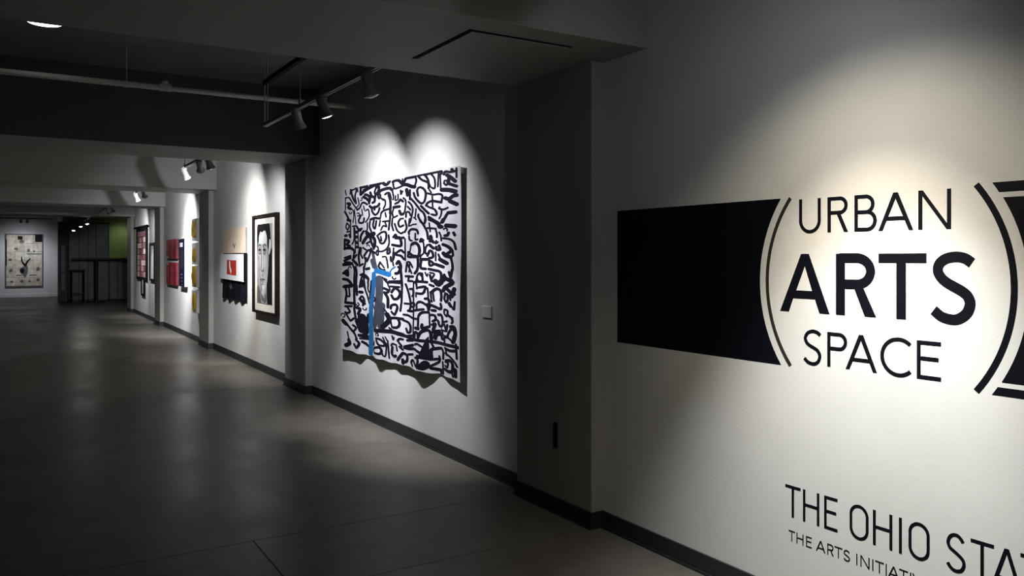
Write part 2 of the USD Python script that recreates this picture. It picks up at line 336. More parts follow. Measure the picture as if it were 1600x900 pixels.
def bowl(s0, s1, z0, z1, w):
    r = (z1 - z0 - w) / 2; c = s1 - w / 2 - r
    return line([(s0, z1 - w / 2)] + arc(max(c, s0 + .001), (z0 + z1) / 2, s1 - w / 2 - max(c, s0 + .001), r, 90, -90) + [(s0, z0 + w / 2)], w)
def L_P(s0, s1, z0, z1, w, mid): return unary_union([rect(s0, s0 + w, z0, z1), bowl(s0, s1, mid - w / 2, z1, w)])
def L_R(s0, s1, z0, z1, w, mid, sl=None):
    k = s0 + (s1 - s0) * (.46 if sl is None else sl)
    return unary_union([L_P(s0, s1, z0, z1, w, mid), Polygon([(k, mid), (k + w * 1.2, mid), (s1 + w * .12, z0), (s1 - w * 1.10, z0)])])
def L_B(s0, s1, z0, z1, w, mid): return unary_union([rect(s0, s0 + w, z0, z1), bowl(s0, s1 - .01, mid - w / 2, z1, w), bowl(s0, s1, z0, mid + w / 2, w)])
def L_C(s0, s1, z0, z1, w, a=48):
    r = (z1 - z0 - w) / 2; zc = (z0 + z1) / 2; cx = s0 + w / 2 + r
    return line(arc(cx, zc, r, r, a, 360 - a, 48), w)
def L_O(s0, s1, z0, z1, w):     # condensed round-ended O
    r = (s1 - s0 - w) / 2; c = (s0 + s1) / 2; a, b = z1 - w / 2 - r * 1.05, z0 + w / 2 + r * 1.05
    return LineString([(s0 + w / 2, a)] + arc(c, a, r, r * 1.05, 180, 0) + arc(c, b, r, r * 1.05, 0, -180) + [(s0 + w / 2, a)]).buffer(w / 2, cap_style='round', join_style='round')
S_UNIT = [(.90, .84), (.72, .955), (.50, 1.0), (.22, .945), (.06, .77), (.14, .62), (.36, .545), (.62, .47), (.88, .36), (.95, .21), (.80, .055), (.52, .0), (.24, .04), (.03, .165)]
def L_S(s0, s1, z0, z1, w): return line(curve([(s0 + w / 2 + u * (s1 - s0 - w), z0 + w / 2 + v * (z1 - z0 - w)) for u, v in S_UNIT], 6), w)

sg = thing('wall_lettering', 'large black gallery name in brackets with solid black bands on the near wall', 'wall sign', (XW, 2.0, 1.1))
CL, CR, R1, R2, ZC, hz = -1.935, -2.0665, .651, .617, 1.4875, .3795
zb0, zb1 = 1.1085, 1.8655
vin(sg, 'band', rect(-3.63, -2.0, zb0, zb1).difference(Point(CL, ZC).buffer(R1, 128)), label='solid black band with curved end left of the words')
rb = rect(-1.9, -.37, zb0, zb1).difference(Point(CR, ZC).buffer(.6525, 128))
inner = rect(-1.9, -.418, 1.157, 1.8105).difference(Point(CR, ZC).buffer(.654, 128))
vin(sg, 'band', inner, label='solid black band with curved end right of the words')
hole = rect(-1.9, -.399, 1.1375, 1.8305)
vin(sg, 'band_outline', rb.difference(hole), label='thin black outline around the right band')
vin(sg, 'bracket', LineString(arc(CL, ZC, R2 - .009, R2 - .009, 180 - 38.3, 180 + 38.3, 60)).buffer(.0085, cap_style='flat'), 'brown_vinyl', label='thin curved opening bracket')
vin(sg, 'bracket', LineString(arc(CR, ZC, R2 - .011, R2 - .011, -38.3, 38.3, 60)).buffer(.0112, cap_style='flat'), label='curved closing bracket')
a, b, w = 1.7052, 1.8555, .0150
for q in (L_U(-2.3645, -2.2523, a - .002, b, w), L_R(-2.2175, -2.1205, a, b, w, 1.788, .43), L_B(-2.0876, -1.9868, a, b, w, 1.784), L_A(-1.9785, -1.8318, a, b, w, 1.753), L_N(-1.8100, -1.6834, a, b, w)):
    vin(sg, 'letter', q)
a, b = 1.355, 1.6133
outA = Polygon([(-2.4685, a), (-2.354, b), (-2.3145, b), (-2.2090, a)])
A_ = outA.difference(Polygon([(-2.381, 1.4505), (-2.3345, 1.560), (-2.296, 1.4505)])).difference(Polygon([(-2.4205, a - .001), (-2.397, 1.4154), (-2.2818, 1.4154), (-2.2578, a - .001)]))
vin(sg, 'letter', A_)
rR = unary_union([rect(-2.1761, -2.1341, a, b), line([(-2.16, b - .018)] + arc(-2.075, 1.5405, .062, .0547, 90, -90) + [(-2.16, 1.4858)], .036).union(
    line([(-2.16, b - .018)] + arc(-2.0785, 1.5405, .064, .0547, 90, -90) + [(-2.16, 1.4858)], .039)), Polygon([(-2.098, 1.49), (-2.052, 1.48), (-1.9900, a), (-2.0402, a)])])
vin(sg, 'letter', rR)
vin(sg, 'letter', unary_union([rect(-1.9784, -1.7783, b - .0365, b), rect(-1.9014, -1.8617, a, b)]))
SB = [(-1.6065, 1.5781), (-1.632, 1.5945), (-1.6651, 1.6005), (-1.703, 1.593), (-1.7275, 1.5735), (-1.7334, 1.5459), (-1.7201, 1.5214), (-1.6981, 1.5030), (-1.6707, 1.4882), (-1.6432, 1.4735), (-1.6221, 1.4555), (-1.6129, 1.4279), (-1.6245, 1.3944), (-1.6503, 1.3728), (-1.6781, 1.3662), (-1.7179, 1.3745), (-1.7499, 1.3975)]
vin(sg, 'letter', LineString(curve(SB, 6)).buffer(.0192, cap_style='flat'))
a, b, w = 1.1303, 1.2778, .0148
SL = [(-2.2545, 1.2600), (-2.270, 1.2705), (-2.2935, 1.2750), (-2.319, 1.2655), (-2.332, 1.2430), (-2.325, 1.2235), (-2.3100, 1.2120), (-2.2902, 1.2035), (-2.2690, 1.1925), (-2.2574, 1.1720), (-2.262, 1.1500), (-2.275, 1.1370), (-2.2935, 1.1322), (-2.318, 1.1375), (-2.3370, 1.1530)]
vin(sg, 'letter', LineString(curve(SL, 6)).buffer(w / 2, cap_style='flat'))
for q in (L_P(-2.2188, -2.1230, a, b, w, 1.2090), L_A(-2.1290, -1.9865, a, b, w, 1.1735), L_C(-1.9705, -1.845, a - .005, b + .004, w, 47), L_E(-1.8165, -1.7216, a, b, w)):
    vin(sg, 'letter', q)
ul = thing('wall_lettering', 'two lines of thin black university lettering low on the near wall', 'wall sign', (XW, 2.0, .32))
a, b, w = .4315, .5722, .0118
row = [L_T(-2.4395, -2.3578, a, b, w), L_H(-2.3440, -2.2600, a, b, w), L_E(-2.2345, -2.1690, a, b, w), L_O(-2.1105, -2.0238, a - .002, b + .002, w), L_H(-2.0030, -1.9190, a, b, w), L_I(-1.8905, a, b, w), L_O(-1.8505, -1.7655, a - .002, b + .002, w),
       L_S(-1.7040, -1.6262, a - .002, b + .002, w), L_T(-1.6110, -1.5290, a, b, w), L_A(-1.5380, -1.4330, a, b, w, .466), L_T(-1.4400, -1.3580, a, b, w), L_E(-1.3440, -1.2785, a, b, w)]
s = -1.215
for ch in 'UNIVERSITY':
    d = {'U': .080, 'N': .085, 'I': w, 'V': .10, 'E': .066, 'R': .078, 'S': .078, 'T': .082, 'Y': .10}[ch]
    row.append({'U': lambda: L_U(s, s + d, a, b, w), 'N': lambda: L_N(s, s + d, a, b, w), 'I': lambda: L_I(s, a, b, w), 'V': lambda: L_V(s, s + d, a, b, w), 'E': lambda: L_E(s, s + d, a, b, w), 'R': lambda: L_R(s, s + d, a, b, w, .503),
                'S': lambda: L_S(s, s + d, a, b, w), 'T': lambda: L_T(s, s + d, a, b, w), 'Y': lambda: unary_union([L_V(s, s + d, .50, b, w), rect(s + d / 2 - w / 2, s + d / 2 + w / 2, a, .512)])}[ch]())
    s += d + .022
for q in row: vin(ul, 'letter', q)
a, b, w = .3235, .3700, .0042
row = [L_T(-2.4216, -2.3878, a, b, w), L_H(-2.3785, -2.3420, a, b, w), L_E(-2.3275, -2.2985, a, b, w), L_A(-2.2760, -2.2290, a, b, w, .3375), L_R(-2.2187, -2.1890, a, b, w, .346), L_T(-2.1835, -2.1455, a, b, w), L_S(-2.1405, -2.1080, a, b, w),
       L_I(-2.0790, a, b, w), L_N(-2.0600, -2.0190, a, b, w), L_I(-2.0060, a, b, w), L_T(-1.9935, -1.9560, a, b, w), L_I(-1.9470, a, b, w), L_A(-1.9370, -1.8895, a, b, w, .3375), L_T(-1.8900, -1.8530, a, b, w), L_I(-1.8440, a, b, w), L_V(-1.8350, -1.7890, a, b, w), L_E(-1.7800, -1.7510, a, b, w)]
for q in row: vin(ul, 'letter', q)

# ------------------------------------------------------------------ calligraphy canvas, hanging loose from its top edge
CY1, CZ0, CW, CH, CX = 8.09, .64, 2.62, 1.665, XW - .04
cl = thing('calligraphy_canvas', 'large white hanging canvas covered in black brush lettering with a blue stroke', 'painting', (CX, 6.78, CZ0))
def sag(s, z):
    """How far the cloth stands out from its flat plane: nothing at the top, waves growing to the bottom hem."""
    k = np.clip(1 - (z - .0) / CH, 0, 1)
    wv = .016 * np.sin(s * 7.2 + .6) + .010 * np.sin(s * 12.7 + 2.0) + .003 * np.sin(s * 27 + 1)
    return wv * k**2.2 * np.clip((2.62 - s) / .55 + .08, 0, 1) + .010 * np.sin(s * 5 + z * 3) * np.minimum(k * 2, 1) * np.minimum(1, 0 * s + 1) + .002
def drape(m, off):
    v = np.array(m.vertices); s_, z_, d_ = v[:, 0], v[:, 1], v[:, 2]
    out = np.stack([CX - (sag(s_, z_) + off + d_), CY1 - s_, CZ0 + z_], 1)
    return trimesh.Trimesh(out, m.faces, process=False)
ns, nz = 190, 120
S_, Z_ = np.meshgrid(np.linspace(0, CW, ns), np.linspace(0, 1, nz), indexing='ij')
hem = .006 * np.sin(S_ * 9) + .004 * np.sin(S_ * 23 + 1)
Zg = Z_ * CH + hem * (1 - Z_) + .003 * np.sin(S_ * 11) * Z_
def gridf(flip):
    i = np.arange(ns - 1)[:, None] * nz + np.arange(nz - 1)[None]; i = i.ravel()
    f = np.vstack([np.stack([i, i + nz, i + nz + 1], 1), np.stack([i, i + nz + 1, i + 1], 1)]); return f[:, ::-1] if flip else f
front = trimesh.Trimesh(np.stack([S_.ravel(), Zg.ravel(), np.full(S_.size, .0)], 1), gridf(False), process=False)
back = trimesh.Trimesh(np.stack([S_.ravel(), Zg.ravel(), np.full(S_.size, -.0025)], 1), gridf(True), process=False)
bi = np.concatenate([np.arange(0, nz), np.arange(1, ns) * nz + nz - 1, (ns - 1) * nz + np.arange(nz - 2, -1, -1), np.arange(ns - 2, 0, -1) * nz])
nb = len(bi); N0 = S_.size
rimf = np.vstack([np.stack([bi, np.roll(bi, -1), np.roll(bi, -1) + N0], 1), np.stack([bi, np.roll(bi, -1) + N0, bi + N0], 1)])
sheet = trimesh.Trimesh(np.vstack([front.vertices, back.vertices]), np.vstack([front.faces, back.faces + N0, rimf]), process=False)
obj('canvas_sheet', drape(sheet, 0), M['canvas'], cl, smooth=60)
obj('hanging_batten', bx(CX + .002, XW, CY1 - CW + .02, CY1 - .02, CZ0 + CH - .06, CZ0 + CH - .01), M['plaster'], cl)
STROKES = "K7 10,165 9,164 12,160;K7 24,165 23,160;K12 28,164 27,161 33,154 40,150;K9 26,164 33,164 40,165;K10 38,165 41,163 37,157 40,151;K7 44,165 45,161;K14 53,165 52,159;K17 52,165 60,165 68,165;K18 53,158 64,161 77,163 93,165 102,165;K12 77,165 86,165;K10 60,162 70,163 71,165;K9 9,157 19,157 25,154 31,150 38,146 44,143;K7 9,157 9,145;K15 15,151 23,150 17,147 24,145;K13 7,143 13,139 19,134;K16 15,134 23,133;K9 13,131 10,127 15,124 19,128 13,131;K10 13,122 23,122;K7 23,133 23,117;K7 45,155 47,152 48,148 39,145;K11 43,143 51,145 56,149 64,149 70,147;K15 60,155 68,153 75,150;K14 64,157 71,156 77,153 75,148;K14 78,158 82,154 88,153 89,149 84,148;K11 93,162 89,158 91,154 89,150;K15 93,162 99,162 98,158 94,156;K11 97,153 100,151 103,153 101,155;K17 109,165 114,163 119,163 124,165;K16 97,155 103,158 114,159 124,159 130,157;K9 130,157 133,151 132,148;K12 114,154 119,155 124,154 127,149;K13 122,153 126,146 125,136;K10 126,136 122,121;K9 109,150 114,148 114,144 110,141;K9 105,151 109,149;K14 77,145 84,143 97,144 100,146;K11 82,143 84,139 91,136 98,138 101,142;K11 89,144 89,141;K11 105,137 110,139 122,140;K8 114,137 116,133;K8 105,137 103,132;K12 79,132 89,133 102,132;K10 78,130 77,125 82,120;K10 88,131 86,126 91,123 94,130;K8 103,130 101,125;K9 109,129 122,129;K8 114,128 117,124 110,125 105,121;K7 25,146 33,141 31,131;K7 35,144 39,129;K13 53,137 49,134;K11 47,133 49,130 60,130 62,134;K7 56,143 58,137;K8 66,141 73,142 76,136 71,132 66,130;K7 61,146 63,142;K8 71,129 70,122 60,121;K9 29,127 41,127 47,124 55,124;K9 34,126 33,116;K15 132,164 138,165 146,164 154,160;K10 132,164 135,158 144,158 154,159;K7 153,165 154,161;K10 149,155 150,152 153,154;K8 138,151 137,147 143,148 143,152;K12 137,144 144,145 148,147 154,145;K15 133,141 146,141;K14 146,137 149,134 154,134;K9 133,140 130,136 133,132 141,133;K9 130,131 129,125 132,120;K10 148,130 143,127 146,123 154,124;K9 135,126 140,120 148,117 154,118;K8 148,130 154,130;K14 155,161 161,165 166,165 180,165;K9 180,165 182,161 179,157;K16 155,160 164,159 172,157 179,156;K10 185,165 189,165 197,165 204,161 206,157 206,153;K10 185,165 193,161 204,158 209,154;K12 199,165 212,165 228,165 229,163;K8 209,165 216,161 218,156 217,152 212,153;K7 224,164 223,153;K7 227,163 228,151;K10 186,148 184,153 189,155 197,153 201,149 199,143 194,141 187,143 180,147 177,151;K9 204,149 215,147 225,147 231,145 229,140;K11 229,140 221,141 213,142 205,141 202,139;K9 202,139 208,137 217,135 221,132 220,130 212,131;K7 213,146 214,136;K7 207,152 211,149;K16 162,155 164,150;K10 169,154 169,146;K10 170,147 180,142 190,136 197,133 201,128 199,124 193,125 187,130 187,132;K11 192,139 200,135 207,132;K9 166,144 172,141 175,137 173,132 169,126;K9 164,140 170,137;K9 160,131 161,135 167,135 170,132;K9 155,148 160,145 158,137 155,134;K11 234,162 236,164 244,163 255,163;K11 247,165 250,163;K8 255,165 255,158;K15 239,161 247,158 253,155;K12 242,159 242,154;K13 242,154 255,151;K8 235,157 234,155 238,153 240,155 238,157;K18 230,150 242,149 253,147;K16 236,143 242,142 250,144 255,144;K17 244,140 255,137;K9 226,136 226,135 233,134 240,135;K7 230,134 229,130 226,127;K15 241,131 253,131;K12 239,130 234,126 231,124;K12 207,129 216,126 226,123;K7 182,137 180,130;K7 177,130 182,128;K10 158,128 161,122 157,118;K9 168,129 166,123;K10 189,128 197,123 204,117 206,111;K8 200,128 199,124;K7 169,123 175,124 182,124;K11 166,116 166,118 172,120 183,119 186,116;K9 166,114 167,111 172,110;K9 180,116 180,111 185,111;K11 190,109 192,111 197,110;K7 170,107 168,102 166,100;K15 172,107 179,108 186,106 189,102 187,97 183,96;K14 164,100 173,97 183,96 185,91 183,85 177,82;K11 164,99 164,96 183,96;K8 190,109 197,108 198,100 192,97 190,94;K13 208,127 217,125 228,121 231,120 226,120 224,123;K9 205,120 220,119;K7 208,124 210,117;K8 220,118 222,115 222,112;K7 226,116 229,113 230,109;K16 233,126 231,124;K18 238,121 252,120;K12 242,115 240,113 236,113;K11 250,115 252,113;K9 233,111 244,110 250,108 252,106 254,102;K13 233,106 242,104 247,101 239,98;K16 234,99 238,97 246,96;K8 249,101 250,97;K9 246,96 249,91 250,86;K10 249,86 247,80 244,84;K17 228,94 240,91;K14 220,90 234,88;K9 225,98 228,95;K14 211,113 212,111 210,109;K13 210,111 216,108;K13 209,106 216,103;K9 205,106 201,103 201,99 208,99;K11 205,97 209,101 214,100 215,96 208,95;K11 208,93 209,89 216,90 213,92 208,93;K8 221,109 220,107 224,108;K12 221,104 222,102 228,102 226,105;K13 192,94 204,94;K13 192,93 191,87 201,86;K12 207,86 219,85 228,84 231,80 231,76;K10 194,82 187,82 182,79 185,75;K8 194,82 195,76;K9 158,83 161,91 167,91 172,87;K7 166,90 165,83;K9 160,91 170,82;K11 158,79 173,79;K9 164,78 163,75;K10 236,82 240,79 249,78;K7 200,83 203,80 205,82;K8 209,83 217,82 212,78;K7 157,112 157,93;K7 220,100 220,93;K13 7,114 7,104;K16 7,105 23,105 31,103;K15 7,114 19,112 13,109 21,107;K16 8,118 12,118;K12 19,119 22,116;K12 8,95 23,97;K13 7,92 23,95;K19 6,88 23,89;K16 10,90 21,90;K15 6,79 15,82 17,77 10,79;K15 6,73 19,72 29,67;K15 8,65 27,66;K9 23,130 23,116;K9 33,125 33,114 27,109;K7 36,125 36,100;K7 45,122 45,105;K17 38,121 42,121;K17 38,116 42,116;K17 38,111 42,110;K17 38,106 42,106;K11 41,126 49,122 56,124;K14 60,121 53,117 51,112;K24 70,119 77,117 88,118;K20 58,110 68,115 79,117;K13 49,105 45,97 47,89;K10 53,105 51,99 56,95;K10 58,105 66,103;K15 79,114 82,110 89,104;K18 84,116 91,112 91,106;K11 68,109 79,111;K13 60,97 71,102 79,102 77,98 68,92 62,95;K11 66,95 62,89 58,84;K14 81,104 86,101 91,100;G23 86,100 89,95 93,89 97,84;G34 84,92 89,87;K16 29,93 41,88;K10 27,90 33,83 33,75;K13 36,86 39,79 37,65;K11 58,86 58,66;K11 47,87 56,89;K11 49,78 55,79 51,74 47,66;K14 64,84 75,85;K13 62,78 71,75 68,71;K12 33,101 31,95 39,98;K11 97,116 102,112 105,109 112,109 117,114 115,119 107,119 100,117;K9 105,115 107,111;K9 122,116 123,108 117,103 107,101 98,102;K9 97,106 100,104 100,98 95,99 97,102;K10 120,103 120,99 125,100 124,104;K12 132,114 137,116 141,113 154,113;K13 137,113 146,113 148,106 130,107;K8 133,104 131,94;K11 154,100 148,102 140,100 138,98 148,97 154,94;K9 127,96 128,92 133,94 135,100;K11 105,91 102,87 109,84 115,84;K8 110,96 117,96 120,92 122,86;K8 107,90 114,86;K14 140,90 144,92 148,87 144,82 138,81;K11 143,87 148,84 151,70;K13 127,73 149,73;K11 115,75 122,72;K8 132,91 133,88;B30 95,83 107,82 124,80;B8 126,82 130,85 137,87;K15 6,73 17,72 27,68;K13 10,66 25,67;K12 12,65 15,58 13,51;K10 21,64 23,56 15,56;K15 13,49 31,49;K13 13,45 29,46;K12 19,44 25,40 15,38;K12 13,39 21,34 27,31;K22 8,30 15,27;K13 13,29 25,24 37,19 43,14;K10 19,19 23,13;K14 34,77 34,59 36,45;K13 35,44 39,35 47,29;K12 27,31 35,34;K14 39,67 41,58;K11 57,78 60,65 66,58 71,51;K11 47,67 53,67 53,73;K16 47,61 53,61;K11 47,54 53,57 58,53 55,48;K17 51,53 58,50;K16 41,45 49,44 45,39;K42 53,36 58,30 60,23;K28 43,32 53,23;K21 68,39 64,32;K11 70,70 68,65 71,62;K11 62,76 70,74;K21 81,72 77,61 75,56;K12 33,27 41,25 37,22;B38 89,79 86,65 81,56 77,47 76,37 76,27 77,17;G51 103,75 103,63 100,52 95,41 88,31;G37 110,51 107,39 105,31;K24 120,43 124,38 110,31;K13 114,67 124,65 117,62;K14 115,63 122,58 122,50;K8 114,48 119,45;K20 88,26 107,27 132,28 154,27;K16 125,73 149,74;K10 127,69 146,69;K13 130,64 138,68 148,64 144,59 135,58 130,61;K9 151,73 151,58 149,48;K12 128,49 130,52 140,53 143,50 137,44 130,46;K13 127,40 137,41 154,41;K12 132,32 144,33 148,37 144,41;K9 127,38 130,32;K9 124,31 132,29;K8 110,77 120,75;K7 122,71 127,66;K11 88,58 93,56 89,54;K10 84,51 88,47;K10 180,75 182,79 187,82 194,79 194,75;K12 176,74 182,75 203,75;K11 180,74 182,69;K11 186,70 200,71 197,67;K11 180,65 193,65 198,67;K9 180,64 180,62;K8 204,70 205,61;K12 199,61 205,61 207,56 205,52;K8 203,57 205,53;K11 182,51 182,56 189,58 197,57 203,55 205,52;K11 177,50 196,52;K12 204,50 193,49 187,46 186,42 186,36;K10 176,43 183,43;K15 180,35 187,35;K7 206,50 207,38;K12 205,38 194,36 194,39;K13 177,25 179,31 185,31 187,27;K13 187,28 193,33 203,35 208,33 209,28;K7 174,74 175,26;K10 158,79 172,79;K10 163,75 172,75;K10 158,72 164,65 169,55 167,50;K11 167,68 173,68 174,64 172,62;K10 157,55 166,55;K10 169,56 176,56 175,53 169,53;K12 164,49 172,49;K10 155,45 164,45 173,43;K11 155,40 164,39 169,36 169,31 164,30 161,33;K11 157,26 173,28;K24 219,76 224,74 230,76;K14 231,81 230,76;K11 209,81 212,76;K11 208,73 215,72;K13 211,67 220,70 228,69 230,65 229,61;K8 213,68 215,60;K8 209,67 211,59;K13 228,58 229,55 225,54 217,55 211,56;K12 211,52 217,52;K11 209,48 215,48 217,45 212,43;K12 222,49 229,49 231,45 230,41 224,40 221,44;K12 211,40 216,41 212,36;K13 212,34 224,36;K14 215,29 217,32 225,33 230,30;K7 228,38 230,34;K10 236,81 236,77;K17 238,79 250,76 238,72 234,69;K14 240,71 250,67 253,67;K8 246,66 247,62;K16 253,71 249,65;K10 238,67 236,63 239,60 242,62 242,66 239,67;K8 245,60 252,55;K8 254,61 253,55;K10 244,59 247,57;K9 236,54 235,51 240,49 242,53 239,54 236,54;K11 242,50 250,48;K9 249,47 251,46 249,44;K9 235,44 240,45;K10 235,42 238,38 241,42;K15 247,41 253,41 255,36 252,32;K10 233,33 240,32 242,35 247,39;K9 234,31 238,33;K22 23,11 25,8 15,5;K13 37,8 43,5 49,10 41,13;K11 51,15 68,16;K14 55,12 68,9;K18 49,18 68,18;B39 75,18 76,10 75,2;K14 88,15 86,12;K11 95,19 102,19 110,17 114,14 103,13 97,16 95,19;K12 86,7 88,9 102,11 107,8 102,5 88,5;K8 110,21 114,17 117,15 115,5 110,4 107,7;K8 120,19 122,3;K7 115,22 119,19;K10 130,24 132,21 135,23;K9 127,15 130,17 140,17;K14 130,14 128,8 133,6 140,7;K9 141,17 143,12;K11 144,21 148,23 154,23;K11 148,16 154,14;K13 154,11 148,7 144,4;K10 146,20 152,17;K15 154,5 154,2;K14 155,27 177,25 209,26 228,26 255,26 260,26;K11 179,27 179,31 185,31 187,27;K12 187,27 192,32 203,35 208,33 209,28;K11 163,23 175,24;K13 158,17 175,20;K13 157,16 167,16 179,17 193,15 201,16;K10 180,21 187,22 200,19;K12 202,24 201,17;K10 166,11 175,12;K13 155,11 163,10 163,5 155,3;K11 172,5 175,7 179,6 185,3 189,7 187,10 182,10;K9 172,5 175,2;K12 187,12 197,12 199,15;K26 192,2 201,5 201,7 194,3;K13 209,13 209,19 217,21 226,22 230,19 229,14;K11 207,11 222,13;K9 209,6 221,11 221,15;K14 209,4 219,4 225,4;K11 228,11 228,2;K12 224,4 224,2;K14 233,6 242,5 247,6;K14 236,13 244,14 249,12 249,7;K9 234,9 238,8 240,12 234,12;K16 254,8 254,3;K12 235,23 245,22 256,23;K10 235,19 245,17 253,14 257,11;K9 236,22 238,18;K9 256,28 257,17;K14 215,29 216,33 226,34 228,30;K11 212,35 224,36;K9 209,25 212,22;K14 250,40 255,37 253,31 250,29;K10 241,32 245,31 249,30;K9 234,32 234,27;K8 233,37 239,37 240,41;K8 230,37 230,33;K8 247,6 249,2"
SQ = .42
layers = {'K': [], 'G': [], 'B': []}
for e in STROKES.split(';'):
    kw, *pts = e.split(); P = [tuple(map(float, q.split(','))) for q in pts]
    P = curve([(x / 100 * SQ, y / 100) for x, y in P], 5)
    layers[kw[0]].append(LineString(P).buffer(int(kw[1:]) / 2000 * (1.85 if kw[0] == 'K' else 1.5), quad_segs=3))
tri = Polygon([(x / 100 * SQ, y / 100) for x, y in ((188, 10), (207, 10), (205, 30), (201, 28))])
lim = sbox(.006, .008, CW * SQ - .004, CH - .006)
def paint(gs, name, m, off, label=None):
    g_ = unary_union(gs).intersection(lim).simplify(.0006)
    g_ = affinity.scale(g_, 1 / SQ, 1, origin=(0, 0))
    out = []
    for q in polys(g_):
        v, f = trimesh.creation.triangulate_polygon(q, engine='earcut')
        v3 = np.column_stack([v, np.zeros(len(v))])
        v3, f = trimesh.remesh.subdivide_to_size(v3, f, .06, max_iter=12)
        mm = trimesh.Trimesh(v3, f, process=False)
        if len(f) and mm.face_normals[:, 2].mean() < 0: mm.invert()
        out.append(mm)
    obj(name, drape(trimesh.util.concatenate(out), off), M[m], cl, label=label)
ink = unary_union(layers['K'] + layers['G'] + layers['B'] + [tri])
for k in range(700):                              # small brush marks in the gaps the long strokes leave
    x, y = rng.uniform(.03, CW * SQ - .03), rng.uniform(.03, CH - .03)
    d_ = ink.distance(Point(x, y))
    if d_ > .019:
        r_k, a_k = min(d_, .05) * .72, rng.uniform(0, 360)
        m_ = LineString(arc(x, y, r_k, r_k, a_k, a_k + rng.uniform(150, 290), 9)).buffer(.0058, quad_segs=2)
        layers['K'].append(m_); ink = ink.union(m_)
paint(layers['G'], 'grey_stroke', 'grey_ink', .0008, 'broad washed grey brush strokes')
paint(layers['K'] + [tri], 'black_lettering', 'ink', .0014, 'dense black brush lettering running in columns')
paint(layers['B'], 'blue_stroke', 'blue_ink', .0020, 'bright blue brush stroke with a hook at its top')

def card(y0, y1, z0, z1, label):
    c_ = thing('wall_label', label, 'label', (XW, (y0 + y1) / 2, z0))
    obj('card', bev(XW - .009, XW, y0, y1, z0, z1, .001), M['paper'], c_)
card(5.065, 5.20, 1.152, 1.236, 'small white wall label to the right of the calligraphy canvas')
card(11.88, 12.02, 1.130, 1.165, 'small wall label left of the framed portrait')

# ------------------------------------------------------------------ framed portrait of a face
pf = thing('framed_portrait', 'dark framed black and white painting of a solemn face in a cream mount', 'picture', (XW, 11.15, .82))
y0, y1, z0, z1, D = 10.56, 11.78, .815, 2.185, .055
xf = XW - D
def P_(name, g, d, off, m, parent=pf, label=None, plane=XW): return obj(name, on(RIGHT(plane), g, d, off), M[m], parent, label=label)
fr = P_('frame', rect(-y1, -y0, z0, z1).difference(rect(-y1 + .05, -y0 - .05, z0 + .035, z1 - .035)), D, 0, 'frame', label='dark brown wooden frame')
P_('mount', rect(-y1 + .05, -y0 - .05, z0 + .035, z1 - .035), .02, .005, 'mount', label='cream mount')
pic = P_('picture_sheet', rect(-11.60, -10.83, .955, 2.055), .002, .025, 'grey_l', label='grey painted face')
fr_clip = rect(-11.60, -10.83, .955, 2.055)
def lay(name, g, k, m): obj(name, on(RIGHT(XW), g.intersection(fr_clip), .0008, .027 + .0008 * k), M[m], pic)
def oval(x, z, a, b_, rot=0): return affinity.rotate(affinity.scale(Point(x, z).buffer(1, 24), a, b_), rot)
lay('background', fr_clip, 0, 'grey_m')
lay('hair', Polygon(curve([(-11.56, 1.55), (-11.585, 1.80), (-11.54, 2.0), (-11.42, 2.06), (-11.0, 2.06), (-10.93, 1.95), (-10.90, 1.80), (-10.90, 1.70), (-10.83, 1.66), (-10.83, .94), (-11.05, .94), (-11.10, 1.10), (-11.3, 1.5), (-11.56, 1.55)], 6)), 1, 'black_p')
lay('shoulder', Polygon(curve([(-11.60, 1.16), (-11.56, 1.20), (-11.48, 1.16), (-11.40, 1.02), (-11.38, .94), (-11.60, .94), (-11.60, 1.16)], 4)), 1, 'grey_d')
lay('neck', Polygon(curve([(-11.46, 1.20), (-11.38, 1.0), (-11.36, .94), (-11.12, .94), (-11.10, 1.08), (-11.12, 1.22), (-11.46, 1.20)], 4)), 2, 'grey_m')
lay('neck_shadow', Polygon(curve([(-11.42, 1.17), (-11.34, 1.07), (-11.22, 1.03), (-11.13, 1.10), (-11.10, 1.0), (-11.22, .97), (-11.36, 1.02), (-11.42, 1.17)], 4)), 3, 'grey_d')
lay('ear', Polygon(curve([(-10.985, 1.82), (-10.93, 1.84), (-10.885, 1.78), (-10.91, 1.68), (-10.97, 1.64), (-10.985, 1.82)], 5)), 3, 'paper')
lay('face', Polygon(curve([(-11.545, 1.78), (-11.50, 1.93), (-11.38, 2.0), (-11.20, 2.0), (-11.06, 1.92), (-11.00, 1.76), (-10.985, 1.60), (-11.02, 1.42), (-11.08, 1.25), (-11.18, 1.12), (-11.29, 1.07), (-11.39, 1.11), (-11.47, 1.25), (-11.52, 1.42), (-11.545, 1.60), (-11.545, 1.78)], 6)), 3, 'grey_l')
lay('forehead_light', Polygon(curve([(-11.47, 1.80), (-11.45, 1.90), (-11.33, 1.955), (-11.18, 1.94), (-11.10, 1.86), (-11.12, 1.79), (-11.28, 1.775), (-11.47, 1.80)], 6)), 4, 'paper')
lay('hairline', Polygon(curve([(-11.57, 1.72), (-11.525, 1.80), (-11.49, 1.90), (-11.41, 1.955), (-11.33, 1.94), (-11.24, 1.965), (-11.15, 1.955), (-11.085, 1.89), (-11.05, 1.78), (-11.005, 1.70), (-10.96, 1.86), (-11.0, 2.06), (-11.50, 2.07), (-11.585, 1.95), (-11.57, 1.72)], 6)), 5, 'black_p')
lay('temple_shade', Polygon(curve([(-11.07, 1.88), (-11.02, 1.74), (-11.00, 1.56), (-11.06, 1.40), (-11.10, 1.30), (-11.05, 1.55), (-11.08, 1.72), (-11.07, 1.88)], 6)), 4, 'grey_m')
